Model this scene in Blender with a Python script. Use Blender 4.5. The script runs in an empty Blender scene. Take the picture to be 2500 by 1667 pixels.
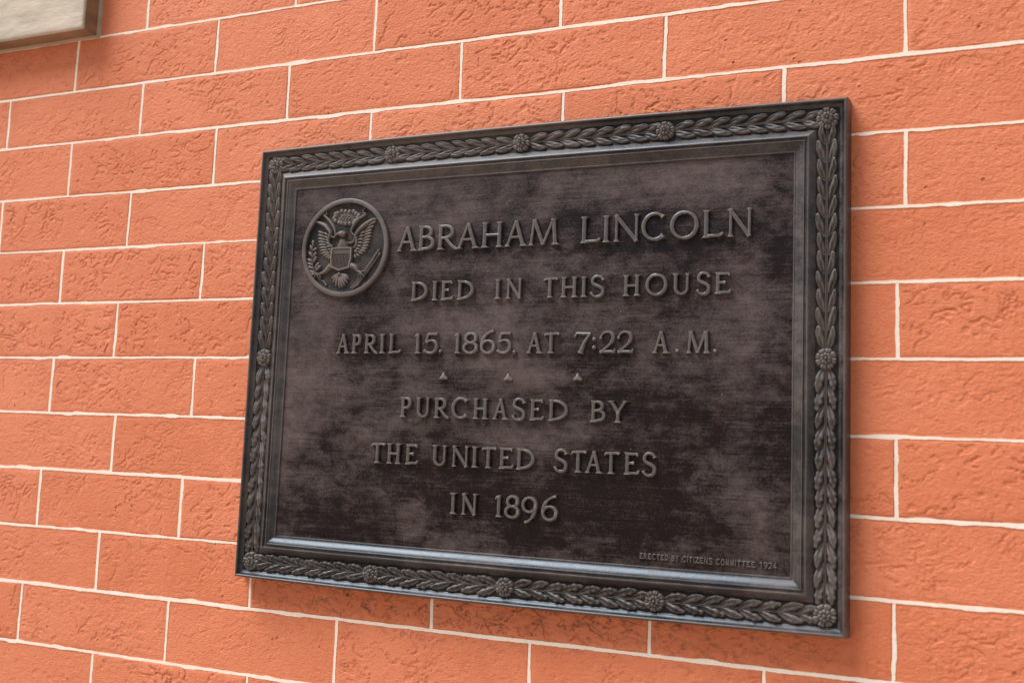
import bpy, math, random
import numpy as np
from mathutils import Matrix, Vector

# ------------------------------------------------------------------ camera, light, exposure
scene = bpy.context.scene
COL = scene.collection

CAM_POS = (0.6218, -0.9183, -0.0870)
YAW, PITCH, ROLL = -0.39542856, 0.10514071, 0.03840476
FOCAL_MM = 36.0 * 2464.58 / 2500.0


def camera_axes(a, b, c):
    ca, sa, cb, sb = math.cos(a), math.sin(a), math.cos(b), math.sin(b)
    f = Vector((sa * cb, ca * cb, sb))
    r = Vector((ca, -sa, 0.0))
    u = r.cross(f)
    cc, sc = math.cos(c), math.sin(c)
    return cc * r + sc * u, -sc * r + cc * u, f


cam_data = bpy.data.cameras.new("camera")
cam_data.sensor_width = 36.0
cam_data.lens = FOCAL_MM
cam_data.clip_start = 0.02
cam_data.clip_end = 100.0
cam = bpy.data.objects.new("camera", cam_data)
COL.objects.link(cam)
_r, _u, _f = camera_axes(YAW, PITCH, ROLL)
cam.matrix_world = Matrix(((_r.x, _u.x, -_f.x, CAM_POS[0]),
                           (_r.y, _u.y, -_f.y, CAM_POS[1]),
                           (_r.z, _u.z, -_f.z, CAM_POS[2]),
                           (0, 0, 0, 1)))
cam_data.dof.use_dof = True
cam_data.dof.focus_distance = 1.03
cam_data.dof.aperture_fstop = 5.6
scene.camera = cam

SUN_EL, SUN_AZ = math.radians(58), math.radians(230)   # azimuth from +Y, clockwise
world = bpy.data.worlds.new("World")
scene.world = world
world.use_nodes = True
wn = world.node_tree
wn.nodes.clear()
sky = wn.nodes.new("ShaderNodeTexSky")
sky.sky_type = 'NISHITA'
sky.sun_disc = False
sky.sun_elevation = SUN_EL
sky.sun_rotation = SUN_AZ
sky.air_density = 1.0
sky.dust_density = 1.2
bg = wn.nodes.new("ShaderNodeBackground")
bg.inputs["Strength"].default_value = 0.060
wo = wn.nodes.new("ShaderNodeOutputWorld")
wb = wn.nodes.new("ShaderNodeMix")           # camera white balance set for open shade
wb.data_type = 'RGBA'
wb.blend_type = 'MULTIPLY'
wb.inputs[0].default_value = 1.0
wb.inputs[7].default_value = (1.0, 0.82, 0.62, 1.0)
wn.links.new(sky.outputs[0], wb.inputs[6])
wn.links.new(wb.outputs[2], bg.inputs[0])
wn.links.new(bg.outputs[0], wo.inputs[0])

sun_data = bpy.data.lights.new("sun", 'SUN')
sun_data.energy = 1.5
sun_data.angle = math.radians(34)
sun_data.color = (1.0, 0.965, 0.93)
sun = bpy.data.objects.new("sun", sun_data)
COL.objects.link(sun)
sun_dir = Vector((math.sin(SUN_AZ) * math.cos(SUN_EL), math.cos(SUN_AZ) * math.cos(SUN_EL), math.sin(SUN_EL)))
sun.rotation_euler = sun_dir.to_track_quat('Z', 'Y').to_euler()

scene.view_settings.view_transform = 'Standard'
scene.view_settings.look = 'None'
scene.view_settings.gamma = 1.0
scene.view_settings.use_curve_mapping = False
scene.view_settings.exposure = 1.50

# ------------------------------------------------------------------ mesh helpers
_ORG = {}


def mesh_from(name, verts, faces, smooth=True, angle=None):
    me = bpy.data.meshes.new(name)
    me.from_pydata([tuple(v) for v in verts], [], [tuple(f) for f in faces])
    me.update()
    if smooth:
        me.shade_smooth()
        if angle is not None:
            me.set_sharp_from_angle(angle=math.radians(angle))
    return me


def grid_mesh(name, P, smooth=True):
    """P: (nv, nu, 3) array of points -> quad grid mesh, fast path."""
    nv, nu = P.shape[:2]
    me = bpy.data.meshes.new(name)
    me.vertices.add(nv * nu)
    me.vertices.foreach_set("co", np.ascontiguousarray(P, dtype=np.float32).ravel())
    i = np.arange(nv * nu).reshape(nv, nu)
    q = np.stack([i[:-1, :-1], i[:-1, 1:], i[1:, 1:], i[1:, :-1]], -1).reshape(-1, 4)
    n = len(q)
    me.loops.add(n * 4)
    me.loops.foreach_set("vertex_index", q.ravel().astype(np.int32))
    me.polygons.add(n)
    me.polygons.foreach_set("loop_start", np.arange(0, n * 4, 4, dtype=np.int32))
    me.update(calc_edges=True)
    me.validate()
    if smooth:
        me.shade_smooth()
    return me


def face_viewer(me):
    """reliefs are open sheets on the wall: turn their normals outwards (-Y)"""
    n = len(me.polygons)
    if n == 0 or me.get("checked"): return
    nr = np.empty(n * 3, dtype=np.float32); me.polygons.foreach_get("normal", nr)
    ar = np.empty(n, dtype=np.float32); me.polygons.foreach_get("area", ar)
    if float((nr.reshape(-1, 3)[:, 1] * ar).sum()) > 0.02 * float(ar.sum()):
        me.flip_normals()
    me["checked"] = True


def link(name, data, mat=None, parent=None, kind=None, label=None, cat=None, group=None):
    if data is not None: face_viewer(data)
    o = bpy.data.objects.new(name, data)
    COL.objects.link(o)
    if mat is not None and data is not None:
        if len(data.materials) == 0:
            data.materials.append(mat)
    if parent is not None:
        o.parent = parent
    if kind: o['kind'] = kind
    if label: o['label'] = label
    if cat: o['category'] = cat
    if group: o['group'] = group
    return o


class Mesh:
    """collects pieces into one mesh"""
    def __init__(self):
        self.v, self.f = [], []

    def add(self, verts, faces):
        b = len(self.v)
        self.v += [tuple(q) for q in verts]
        self.f += [tuple(b + i for i in fc) for fc in faces]

    def build(self, name, mat, parent, angle=38, **kw):
        return link(name, mesh_from(name, self.v, self.f, True, angle), mat, parent, **kw)


# ------------------------------------------------------------------ numpy noise
def _hash(ix, iy, seed):
    h = (ix.astype(np.int64) * 374761393 + iy.astype(np.int64) * 668265263 + seed * 974634777) & 0xffffffff
    h = ((h ^ (h >> 13)) * 1274126177) & 0xffffffff
    return ((h ^ (h >> 16)) & 0xffff) / 65535.0


def perlin(x, y, seed=0):
    x0, y0 = np.floor(x), np.floor(y)
    fx, fy = x - x0, y - y0
    u = fx * fx * fx * (fx * (fx * 6 - 15) + 10)
    v = fy * fy * fy * (fy * (fy * 6 - 15) + 10)

    def g(ax, ay):
        a = _hash(x0 + ax, y0 + ay, seed) * 2 * math.pi
        return np.cos(a) * (fx - ax) + np.sin(a) * (fy - ay)
    a = g(0, 0) * (1 - u) + g(1, 0) * u
    b = g(0, 1) * (1 - u) + g(1, 1) * u
    return (a * (1 - v) + b * v) * 1.4


def sstep(a, b, x):
    t = np.clip((x - a) / (b - a), 0, 1)
    return t * t * (3 - 2 * t)


# ------------------------------------------------------------------ materials
def new_mat(name):
    m = bpy.data.materials.new(name)
    m.use_nodes = True
    nt = m.node_tree
    bsdf = nt.nodes["Principled BSDF"]
    return m, nt, bsdf


def nd(nt, typ, **kw):
    n = nt.nodes.new(typ)
    for k, v in kw.items():
        if k.startswith('i_'):
            n.inputs[k[2:].replace('_', ' ')].default_value = v
        else:
            setattr(n, k, v)
    return n


def ramp(nt, src, stops, interp='LINEAR'):
    n = nt.nodes.new("ShaderNodeValToRGB")
    n.color_ramp.interpolation = interp
    el = n.color_ramp.elements
    while len(el) < len(stops):
        el.new(0.5)
    for e, (p, c) in zip(el, stops):
        e.position = p
        e.color = (c, c, c, 1) if not isinstance(c, tuple) else (*c, 1)
    nt.links.new(src, n.inputs[0])
    return n.outputs[0]


def noise(nt, vec, scale, detail=3, rough=0.55, distort=0.0, stretch=(1, 1, 1), rot=(0, 0, 0), loc=(0, 0, 0)):
    mp = nd(nt, "ShaderNodeMapping")
    mp.inputs["Scale"].default_value = stretch
    mp.inputs["Rotation"].default_value = rot
    mp.inputs["Location"].default_value = loc
    nt.links.new(vec, mp.inputs[0])
    n = nd(nt, "ShaderNodeTexNoise")
    n.inputs["Scale"].default_value = scale
    n.inputs["Detail"].default_value = detail
    n.inputs["Roughness"].default_value = rough
    n.inputs["Distortion"].default_value = distort
    nt.links.new(mp.outputs[0], n.inputs["Vector"])
    return n.outputs[0]


def math2(nt, op, a, b, clamp=False):
    n = nd(nt, "ShaderNodeMath", operation=op)
    n.use_clamp = clamp
    for i, s in enumerate((a, b)):
        if isinstance(s, (int, float)):
            n.inputs[i].default_value = s
        else:
            nt.links.new(s, n.inputs[i])
    return n.outputs[0]


def mixc(nt, fac, a, b, mode='MIX'):
    n = nd(nt, "ShaderNodeMix", data_type='RGBA', blend_type=mode)
    for sock, s in ((n.inputs[0], fac), (n.inputs[6], a), (n.inputs[7], b)):
        if isinstance(s, tuple):
            sock.default_value = (*s, 1)
        elif isinstance(s, (int, float)):
            sock.default_value = s
        else:
            nt.links.new(s, sock)
    return n.outputs[2]


def world_pos(nt):
    return nd(nt, "ShaderNodeNewGeometry").outputs["Position"]


def box_mask(nt, sep, cx, cz, rx, rz, soft=0.5):
    """soft ellipse in the wall plane: 1 inside, 0 outside"""
    a = math2(nt, 'DIVIDE', math2(nt, 'SUBTRACT', sep.outputs[0], cx), rx)
    b = math2(nt, 'DIVIDE', math2(nt, 'SUBTRACT', sep.outputs[2], cz), rz)
    d = math2(nt, 'ADD', math2(nt, 'MULTIPLY', a, a), math2(nt, 'MULTIPLY', b, b))
    return ramp(nt, d, [(0.0, 1.0), (1.0, 0.0)], 'EASE')


BRICK_ALBEDO = (0.70, 0.235, 0.110)


def make_brick_mat():
    m, nt, b = new_mat("painted_brick")
    P = world_pos(nt)
    sep = nd(nt, "ShaderNodeSeparateXYZ")
    nt.links.new(P, sep.inputs[0])
    oi = nd(nt, "ShaderNodeObjectInfo").outputs["Random"]
    n1 = noise(nt, P, 9, 4, 0.6)
    n2 = noise(nt, P, 70, 4, 0.6)
    col = mixc(nt, ramp(nt, n1, [(0.35, 0.0), (0.65, 1.0)]), (0.67, 0.202, 0.094), (0.75, 0.244, 0.124))
    col = mixc(nt, math2(nt, 'MULTIPLY', oi, 0.55), col, (0.60, 0.155, 0.055))
    col = mixc(nt, ramp(nt, n2, [(0.45, 0.0), (0.75, 0.20)]), col, (0.82, 0.31, 0.16))
    # tiny pits, coloured dark for grime and for the shade the bump lacks
    vor = nd(nt, "ShaderNodeTexVoronoi", feature='F1')
    vor.inputs["Scale"].default_value = 75
    mpv = nd(nt, "ShaderNodeMapping")
    nt.links.new(P, mpv.inputs[0])
    nt.links.new(mpv.outputs[0], vor.inputs["Vector"])
    pit_on = ramp(nt, noise(nt, P, 32, 1, 0.5), [(0.56, 0.0), (0.62, 1.0)])
    pit = math2(nt, 'MULTIPLY', ramp(nt, vor.outputs["Distance"], [(0.07, 1.0), (0.13, 0.0)]), pit_on)
    col = mixc(nt, math2(nt, 'MULTIPLY', pit, 0.6), col, (0.30, 0.075, 0.03))
    # shade in the folds and cracks, painted as a deeper orange
    att = nd(nt, "ShaderNodeAttribute", attribute_name="crease_shade_grime")
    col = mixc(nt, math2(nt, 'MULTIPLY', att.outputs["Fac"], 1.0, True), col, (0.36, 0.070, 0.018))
    # black grime washed from the bronze, just below the plaque
    zband = ramp(nt, math2(nt, 'MULTIPLY_ADD', sep.outputs[2], 1.0), [(0.0, 0.0), (1.0, 1.0)]) if False else None
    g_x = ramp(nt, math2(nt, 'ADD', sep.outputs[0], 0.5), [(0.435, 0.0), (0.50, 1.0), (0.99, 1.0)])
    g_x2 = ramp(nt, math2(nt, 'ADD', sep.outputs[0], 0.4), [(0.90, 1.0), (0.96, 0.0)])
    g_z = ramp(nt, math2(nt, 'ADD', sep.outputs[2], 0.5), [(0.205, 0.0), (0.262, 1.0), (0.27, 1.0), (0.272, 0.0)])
    gatt = nd(nt, "ShaderNodeAttribute", attribute_name="crease_shade_grime")
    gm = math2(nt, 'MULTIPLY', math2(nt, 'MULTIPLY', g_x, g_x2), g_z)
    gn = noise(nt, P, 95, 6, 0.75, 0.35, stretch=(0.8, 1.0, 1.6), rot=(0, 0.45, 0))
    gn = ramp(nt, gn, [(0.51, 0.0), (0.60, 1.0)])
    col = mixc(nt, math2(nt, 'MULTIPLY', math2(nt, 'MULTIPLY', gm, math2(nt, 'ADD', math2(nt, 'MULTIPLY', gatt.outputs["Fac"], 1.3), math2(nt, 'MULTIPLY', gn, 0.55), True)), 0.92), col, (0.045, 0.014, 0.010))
    nt.links.new(col, b.inputs["Base Color"])
    b.inputs["Roughness"].default_value = 0.72
    b.inputs["Specular IOR Level"].default_value = 0.55
    b.inputs["Sheen Weight"].default_value = 0.15
    b.inputs["Sheen Roughness"].default_value = 0.5
    # fine relief
    f1 = noise(nt, P, 330, 4, 0.6, 0.4, stretch=(1, 1, 1.5))
    f2 = noise(nt, P, 120, 3, 0.6, 0.8, stretch=(1, 1, 1.9), rot=(0, 0.3, 0))
    hgt = math2(nt, 'ADD', math2(nt, 'MULTIPLY', f1, 0.75), math2(nt, 'MULTIPLY', f2, 0.55))
    hgt = math2(nt, 'SUBTRACT', hgt, math2(nt, 'MULTIPLY', pit, 1.6))
    bp = nd(nt, "ShaderNodeBump")
    bp.inputs["Strength"].default_value = 0.9
    bp.inputs["Distance"].default_value = 0.0014
    nt.links.new(hgt, bp.inputs["Height"])
    nt.links.new(bp.outputs[0], b.inputs["Normal"])
    return m


def make_line_mat():
    m, nt, b = new_mat("painted_mortar_line")
    P = world_pos(nt)
    n1 = noise(nt, P, 40, 4, 0.6)
    col = mixc(nt, ramp(nt, n1, [(0.3, 0.0), (0.7, 1.0)]), (0.86, 0.775, 0.68), (0.93, 0.865, 0.79))
    n2 = noise(nt, P, 260, 3, 0.6)
    col = mixc(nt, ramp(nt, n2, [(0.60, 0.0), (0.75, 0.35)]), col, (0.50, 0.38, 0.28))
    nt.links.new(col, b.inputs["Base Color"])
    b.inputs["Roughness"].default_value = 0.75
    bp = nd(nt, "ShaderNodeBump")
    bp.inputs["Strength"].default_value = 0.4
    bp.inputs["Distance"].default_value = 0.0006
    nt.links.new(n2, bp.inputs["Height"])
    nt.links.new(bp.outputs[0], b.inputs["Normal"])
    return m


def make_bronze(name, stretch, dark=(0.011, 0.0048, 0.0036), light=(0.098, 0.077, 0.070),
                lo=0.44, hi=0.66, rough=0.42, wear=0.35, panel=False, spec=0.55, grain=220, coat=0.0):
    m, nt, b = new_mat(name)
    P = world_pos(nt)
    sep = nd(nt, "ShaderNodeSeparateXYZ")
    nt.links.new(P, sep.inputs[0])
    cloud = noise(nt, P, 9, 5, 0.58, 0.5, stretch=(0.75, 1, 1.2))
    streak = noise(nt, P, 1.0, 4, 0.65, 0.6, stretch=stretch)
    streak2 = noise(nt, P, 1.0, 4, 0.7, 0.4, stretch=tuple(q * 1.7 for q in stretch), rot=(0, 0.09, 0))
    streak = math2(nt, 'ADD', math2(nt, 'MULTIPLY', streak, 0.5), math2(nt, 'MULTIPLY', streak2, 0.5))
    mott = noise(nt, P, 70, 6, 0.75, 0.3, stretch=(0.7, 1, 1.0))
    speck = noise(nt, P, 520, 3, 0.8)
    mask = math2(nt, 'ADD', math2(nt, 'MULTIPLY', cloud, 0.70), math2(nt, 'MULTIPLY', mott, 0.30))
    if panel:
        # paler and darker patches in the panel's patina
        for cx, cz, rx, rz, w in ((0.22, 0.165, 0.30, 0.050, 0.10), (0.005, 0.02, 0.055, 0.22, 0.085),
                                  (0.145, -0.158, 0.022, 0.030, 0.12), (0.17, 0.030, 0.07, 0.020, 0.07),
                                  (0.27, -0.018, 0.045, 0.014, 0.10), (0.13, 0.088, 0.10, 0.018, 0.05),
                                  (0.34, 0.088, 0.20, 0.016, 0.04), (0.27, -0.078, 0.09, 0.012, 0.07),
                                  (0.515, 0.0, 0.045, 0.30, -0.11), (0.20, -0.022, 0.050, 0.016, -0.10),
                                  (0.40, 0.165, 0.10, 0.035, 0.05), (0.30, 0.135, 0.16, 0.012, -0.05),
                                  (0.39, -0.09, 0.12, 0.10, -0.055), (0.30, -0.16, 0.20, 0.04, -0.045),
                                  (0.02, -0.165, 0.10, 0.035, -0.04), (0.31, 0.005, 0.05, 0.02, -0.06), (0.27, -0.13, 0.22, 0.07, -0.05), (0.44, 0.03, 0.06, 0.10, -0.03)):
            mask = math2(nt, 'ADD', mask, math2(nt, 'MULTIPLY', box_mask(nt, sep, cx, cz, rx, rz), w))
    else:       # grazing reflection painted in: frame, relief and letters paler towards upper left
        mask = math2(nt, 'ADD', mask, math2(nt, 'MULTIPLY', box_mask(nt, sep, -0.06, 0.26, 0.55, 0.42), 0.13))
    patch = ramp(nt, mask, [(lo, 0.0), (hi, 1.0)])
    sharp = ramp(nt, streak, [(0.38, 0.0), (0.62, 1.0)])
    grainy = ramp(nt, speck, [(0.34, 0.0), (0.66, 1.0)])
    mot2 = ramp(nt, mott, [(0.36, 0.0), (0.64, 1.0)])
    tex = math2(nt, 'ADD', math2(nt, 'MULTIPLY', sharp, 0.34), math2(nt, 'MULTIPLY', grainy, 0.40))
    tex = math2(nt, 'SUBTRACT', math2(nt, 'ADD', tex, math2(nt, 'MULTIPLY', mot2, 0.26)), 0.5)
    mask = ramp(nt, math2(nt, 'ADD', patch, math2(nt, 'MULTIPLY', tex, 0.95)), ([(0.02, 0.0), (1.18, 1.0)] if panel else [(0.12, 0.0), (0.98, 1.0)]))
    col = mixc(nt, mask, dark, light)
    tint = noise(nt, P, 22, 3, 0.6)
    col = mixc(nt, ramp(nt, tint, [(0.5, 0.0), (0.8, 0.14)]), col, (0.070, 0.028, 0.018))
    if wear > 0:
        pt = nd(nt, "ShaderNodeNewGeometry").outputs["Pointiness"]
        ed = ramp(nt, pt, [(0.505, 0.0), (0.57, 1.0)])
        col = mixc(nt, math2(nt, 'MULTIPLY', ed, wear), col, (0.20, 0.172, 0.158))
    # pin-head specks of pale dust
    vor = nd(nt, "ShaderNodeTexVoronoi", feature='F1')
    vor.inputs["Scale"].default_value = 38
    nt.links.new(P, vor.inputs["Vector"])
    sp = ramp(nt, vor.outputs["Distance"], [(0.010, 1.0), (0.018, 0.0)])
    col = mixc(nt, math2(nt, 'MULTIPLY', sp, 0.7), col, (0.55, 0.55, 0.55))
    nt.links.new(col, b.inputs["Base Color"])
    rg = math2(nt, 'MULTIPLY_ADD', mask, 0.16)
    rg.node.inputs[2].default_value = rough
    nt.links.new(rg, b.inputs["Roughness"])
    b.inputs["Specular IOR Level"].default_value = spec
    b.inputs["Metallic"].default_value = 0.0
    b.inputs["Specular Tint"].default_value = (0.64, 0.82, 1.0, 1.0)      # blue sky reflection put into the highlight colour
    b.inputs["Coat Weight"].default_value = coat
    b.inputs["Coat Roughness"].default_value = 0.25
    b.inputs["Coat Tint"].default_value = (0.9, 0.95, 1.0, 1.0)
    g1 = noise(nt, P, grain, 4, 0.65)
    g2 = noise(nt, P, 1.0, 3, 0.7, 0.1, stretch=tuple(s * 2.2 for s in stretch))
    hgt = math2(nt, 'ADD', math2(nt, 'MULTIPLY', g1, 0.7), math2(nt, 'MULTIPLY', g2, 0.7))
    bp = nd(nt, "ShaderNodeBump")
    bp.inputs["Strength"].default_value = 0.35
    bp.inputs["Distance"].default_value = 0.0005
    nt.links.new(hgt, bp.inputs["Height"])
    nt.links.new(bp.outputs[0], b.inputs["Normal"])
    return m


def make_trim_mat(name, ca, cb, bump, rough):
    m, nt, b = new_mat(name)
    P = world_pos(nt)
    n1 = noise(nt, P, 26, 5, 0.6, 0.3, stretch=(0.6, 1, 1.8))
    col = mixc(nt, ramp(nt, n1, [(0.35, 0.0), (0.68, 1.0)]), ca, cb)
    nt.links.new(col, b.inputs["Base Color"])
    b.inputs["Roughness"].default_value = rough
    n2 = noise(nt, P, 75, 4, 0.6, 0.6, stretch=(0.6, 1, 1.6))
    bp = nd(nt, "ShaderNodeBump")
    bp.inputs["Strength"].default_value = bump
    bp.inputs["Distance"].default_value = 0.0012
    nt.links.new(n2, bp.inputs["Height"])
    nt.links.new(bp.outputs[0], b.inputs["Normal"])
    return m


M_BRICK = make_brick_mat()
M_LINE = make_line_mat()
M_PANEL = make_bronze("bronze_panel", (20, 30, 620), panel=True, wear=0.0, lo=0.39, hi=0.74, spec=0.22, rough=0.42, coat=0.0, dark=(0.0095, 0.0038, 0.0030), light=(0.128, 0.100, 0.101))
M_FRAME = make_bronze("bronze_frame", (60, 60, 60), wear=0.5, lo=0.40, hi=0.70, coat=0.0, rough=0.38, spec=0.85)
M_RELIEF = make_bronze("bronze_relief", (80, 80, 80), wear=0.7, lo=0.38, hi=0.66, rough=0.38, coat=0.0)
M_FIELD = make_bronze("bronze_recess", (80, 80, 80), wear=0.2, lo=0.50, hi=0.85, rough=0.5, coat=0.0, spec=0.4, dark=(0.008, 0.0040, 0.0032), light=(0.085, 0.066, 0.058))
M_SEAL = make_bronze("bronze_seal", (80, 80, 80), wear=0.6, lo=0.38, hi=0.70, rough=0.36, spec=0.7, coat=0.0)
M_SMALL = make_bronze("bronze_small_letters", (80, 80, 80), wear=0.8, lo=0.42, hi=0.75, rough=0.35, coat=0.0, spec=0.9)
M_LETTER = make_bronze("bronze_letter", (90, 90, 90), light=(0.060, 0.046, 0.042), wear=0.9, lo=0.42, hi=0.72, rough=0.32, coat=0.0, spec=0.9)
M_CREAM = make_trim_mat("cream_paint", (0.46, 0.42, 0.35), (0.60, 0.55, 0.47), 0.7, 0.6)
M_BROWN = make_trim_mat("bare_brown_edge", (0.20, 0.115, 0.065), (0.32, 0.20, 0.125), 0.6, 0.7)
M_CAULK = make_trim_mat("old_caulk", (0.36, 0.31, 0.24), (0.46, 0.40, 0.32), 0.5, 0.7)

# ------------------------------------------------------------------ brick wall
PITCH_Z, BRICK_L = 0.0675, 0.2158
LINE_Z = {1: 0.4029, 2: 0.3358, 3: 0.2699, 4: 0.2013, 5: 0.1340, 6: 0.0677, 7: 0.0013, 8: -0.0657,
          9: -0.1335, 10: -0.2015, 11: -0.2687, 12: -0.3374}
for k in range(0, -6, -1): LINE_Z[k] = LINE_Z[k + 1] + PITCH_Z
for k in range(13, 18): LINE_Z[k] = LINE_Z[k - 1] - PITCH_Z
JOINT_X = {0: [-.2598], 1: [-.3692, -.1513, .0623, .2784], 2: [-.4772, -.2583, -.0469, .1692, .3867, .6028],
           3: [-.3652, -.1431, .0634, .2840, .4984], 4: [-.4741, -.2642, .6023], 5: [-.3643, -.1494],
           6: [-.2707, .5957], 7: [-.3648, -.1505], 8: [-.2617, .5945], 9: [-.3696, -.1560],
           10: [-.2711, -.0552, .1633, .3846, .5926], 11: [-.3844, -.1633, .0548, .2689, .4868], 12: [-.2669, -.0516]}
XMIN, XMAX = -1.15, 1.40
rng = random.Random(7)


def row_joints(k):
    xs = list(JOINT_X.get(k, [-.2650 if k % 2 == 0 else -.3690]))
    full = [xs[0]]
    for x in xs[1:]:
        n = max(1, round((x - full[-1]) / BRICK_L))
        a = full[-1]
        for i in range(1, n + 1):
            full.append(a + (x - a) * i / n)
    while full[0] > XMIN: full.insert(0, full[0] - BRICK_L + rng.uniform(-.003, .003))
    while full[-1] < XMAX: full.append(full[-1] + BRICK_L + rng.uniform(-.003, .003))
    return full


wall = link("brick_wall", None, label="orange painted brick wall with thin cream mortar lines behind the dark plaque", cat="wall")
JH = 0.0019          # half joint between brick faces


def brick_relief(X, Z, seed, d):
    """outward relief in metres (positive = towards the viewer)"""
    r = random.Random(seed)
    a = math.radians(r.uniform(-14, 26))
    ox, oz = r.uniform(0, 50), r.uniform(0, 50)
    x = X * math.cos(a) + Z * math.sin(a) + ox
    z = -X * math.sin(a) + Z * math.cos(a) + oz
    amp = r.uniform(0.55, 1.15)
    wx = perlin(x * 30, z * 30, seed) * 0.009 + perlin(x * 95, z * 95, seed + 31) * 0.0025
    wz = perlin(x * 30 + 9, z * 30 + 4, seed + 1) * 0.009 + perlin(x * 95 + 5, z * 95, seed + 32) * 0.0025
    x1, z1 = x + wx, z + wz
    mask = sstep(-0.30, 0.35, perlin(x * 13, z * 17, seed + 2))
    gate = sstep(-0.10, 0.25, perlin(x * 55, z * 55, seed + 12))
    gate2 = sstep(-0.05, 0.30, perlin(x * 70 + 3, z * 70, seed + 13))
    crease = sstep(0.87, 1.0, 1 - np.abs(perlin(x1 * 28, z1 * 84, seed + 3)) * 1.8) * gate
    crease2 = sstep(0.78, 1.0, 1 - np.abs(perlin(x1 * 85, z1 * 165, seed + 4)) * 1.8) * gate2
    mid = perlin(x1 * 62, z1 * 120, seed + 5)
    mid2 = perlin(x1 * 130, z1 * 210, seed + 15)
    fine = perlin(x * 250, z * 280, seed + 6)
    low = perlin(x * 9, z * 14, seed + 7)
    h = 0.0004 * low + amp * (0.12 + 0.88 * mask) * (-0.0027 * crease - 0.0014 * crease2 + 0.00014 * mid + 0.00014 * mid2) + 0.00016 * fine
    crack = sstep(0.94, 1.0, 1 - np.abs(perlin(x1 * 15 + 0.06 * mid, z1 * 24 + 0.15 * mid2, seed + 8)) * 2.2)
    h -= 0.0013 * crack * sstep(-0.15, 0.15, perlin(x * 17 + 3, z * 17, seed + 9))
    # pits
    for _ in range(r.randint(18, 40)):
        px, pz, pr = r.uniform(X.min(), X.max()), r.uniform(Z.min(), Z.max()), r.uniform(0.0007, 0.0017)
        dd = ((X - px) / (pr * r.uniform(1, 1.7))) ** 2 + ((Z - pz) / pr) ** 2
        h -= np.exp(-dd) * r.uniform(0.0010, 0.0026)
    h = h * sstep(0.0, 0.006, d)
    h -= 0.00045 * (1 - sstep(0.0, 0.0042, d)) * (0.75 + 0.6 * perlin(X * 30, Z * 30, seed + 21))
    shade_grime = np.clip(amp * (0.12 + 0.88 * mask) * (0.9 * crease + 0.7 * crease2) + 1.0 * crack * sstep(-0.15, 0.15, perlin(x * 17 + 3, z * 17, seed + 9)), 0, 1)
    return h, shade_grime * sstep(0.0, 0.004, d)


def make_brick(x0, x1, z0, z1, step, seed):
    nx, nz = max(6, int((x1 - x0) / step)), max(5, int((z1 - z0) / step))
    xs = np.linspace(x0, x1, nx); zs = np.linspace(z0, z1, nz)
    X, Z = np.meshgrid(xs, zs)
    d = np.minimum(np.minimum(X - x0, x1 - X), np.minimum(Z - z0, z1 - Z))
    d = d + 0.0007 * perlin(X * 90, Z * 90, seed + 20) * sstep(0.0, 0.002, d)
    h, shade_grime = brick_relief(X, Z, seed, d)
    cx, cz = (x0 + x1) / 2, (z0 + z1) / 2
    P = np.stack([X - cx, -h, Z - cz], -1)
    # wrap the border back into the wall so that the brick has depth
    P2 = np.empty((nz + 2, nx + 2, 3))
    P2[1:-1, 1:-1] = P
    P2[0, 1:-1] = P[0]; P2[-1, 1:-1] = P[-1]
    P2[1:-1, 0] = P[:, 0]; P2[1:-1, -1] = P[:, -1]
    P2[0, 0], P2[0, -1], P2[-1, 0], P2[-1, -1] = P[0, 0], P[0, -1], P[-1, 0], P[-1, -1]
    P2[0, :, 1] = P2[-1, :, 1] = 0.012
    P2[:, 0, 1] = P2[:, -1, 1] = 0.012
    me = grid_mesh("brick", P2)
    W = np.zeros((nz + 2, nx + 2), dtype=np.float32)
    W[1:-1, 1:-1] = shade_grime
    at = me.attributes.new("crease_shade_grime", 'FLOAT', 'POINT')  # mask for the painted crease shade and the grime below the plaque
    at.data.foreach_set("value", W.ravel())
    return me, (cx, cz)


coarse = {}
seed = 100
for k in range(-5, 17):
    zt, zb = LINE_Z[k], LINE_Z[k + 1]
    js = row_joints(k)
    for a, b in zip(js, js[1:]):
        seed += 11
        x0, x1, z0, z1 = a + JH, b - JH, zb + JH, zt - JH
        vis = x1 > -0.56 and x0 < 0.74 and z1 > -0.44 and z0 < 0.53
        hidden = x0 > -0.02 and x1 < 0.53 and z0 > -0.2 and z1 < 0.2
        if vis and not hidden:
            me, (cx, cz) = make_brick(x0, x1, z0, z1, 0.00118, seed)
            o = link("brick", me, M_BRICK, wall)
            o.location = (cx, rng.uniform(-0.0003, 0.0003), cz)
        else:
            v = rng.randint(0, 5)
            if v not in coarse:
                coarse[v] = make_brick(0, BRICK_L - 2 * JH, 0, PITCH_Z - 2 * JH, 0.0036, 5000 + 13 * v)[0]
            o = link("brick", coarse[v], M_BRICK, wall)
            o.location = ((x0 + x1) / 2, rng.uniform(-0.0003, 0.0003), (z0 + z1) / 2)
            o.scale = ((x1 - x0) / (BRICK_L - 2 * JH), 1, (z1 - z0) / (PITCH_Z - 2 * JH))

# joint bed, painted with the bricks
xs = np.linspace(XMIN - 0.1, XMAX + 0.1, 500); zs = np.linspace(LINE_Z[17], LINE_Z[-5], 300)
X, Z = np.meshgrid(xs, zs)
Yb = 0.00042 + 0.00018 * perlin(X * 60, Z * 60, 3)
link("mortar_bed", grid_mesh("mortar_bed", np.stack([X, Yb, Z], -1)), M_BRICK, wall)
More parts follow.
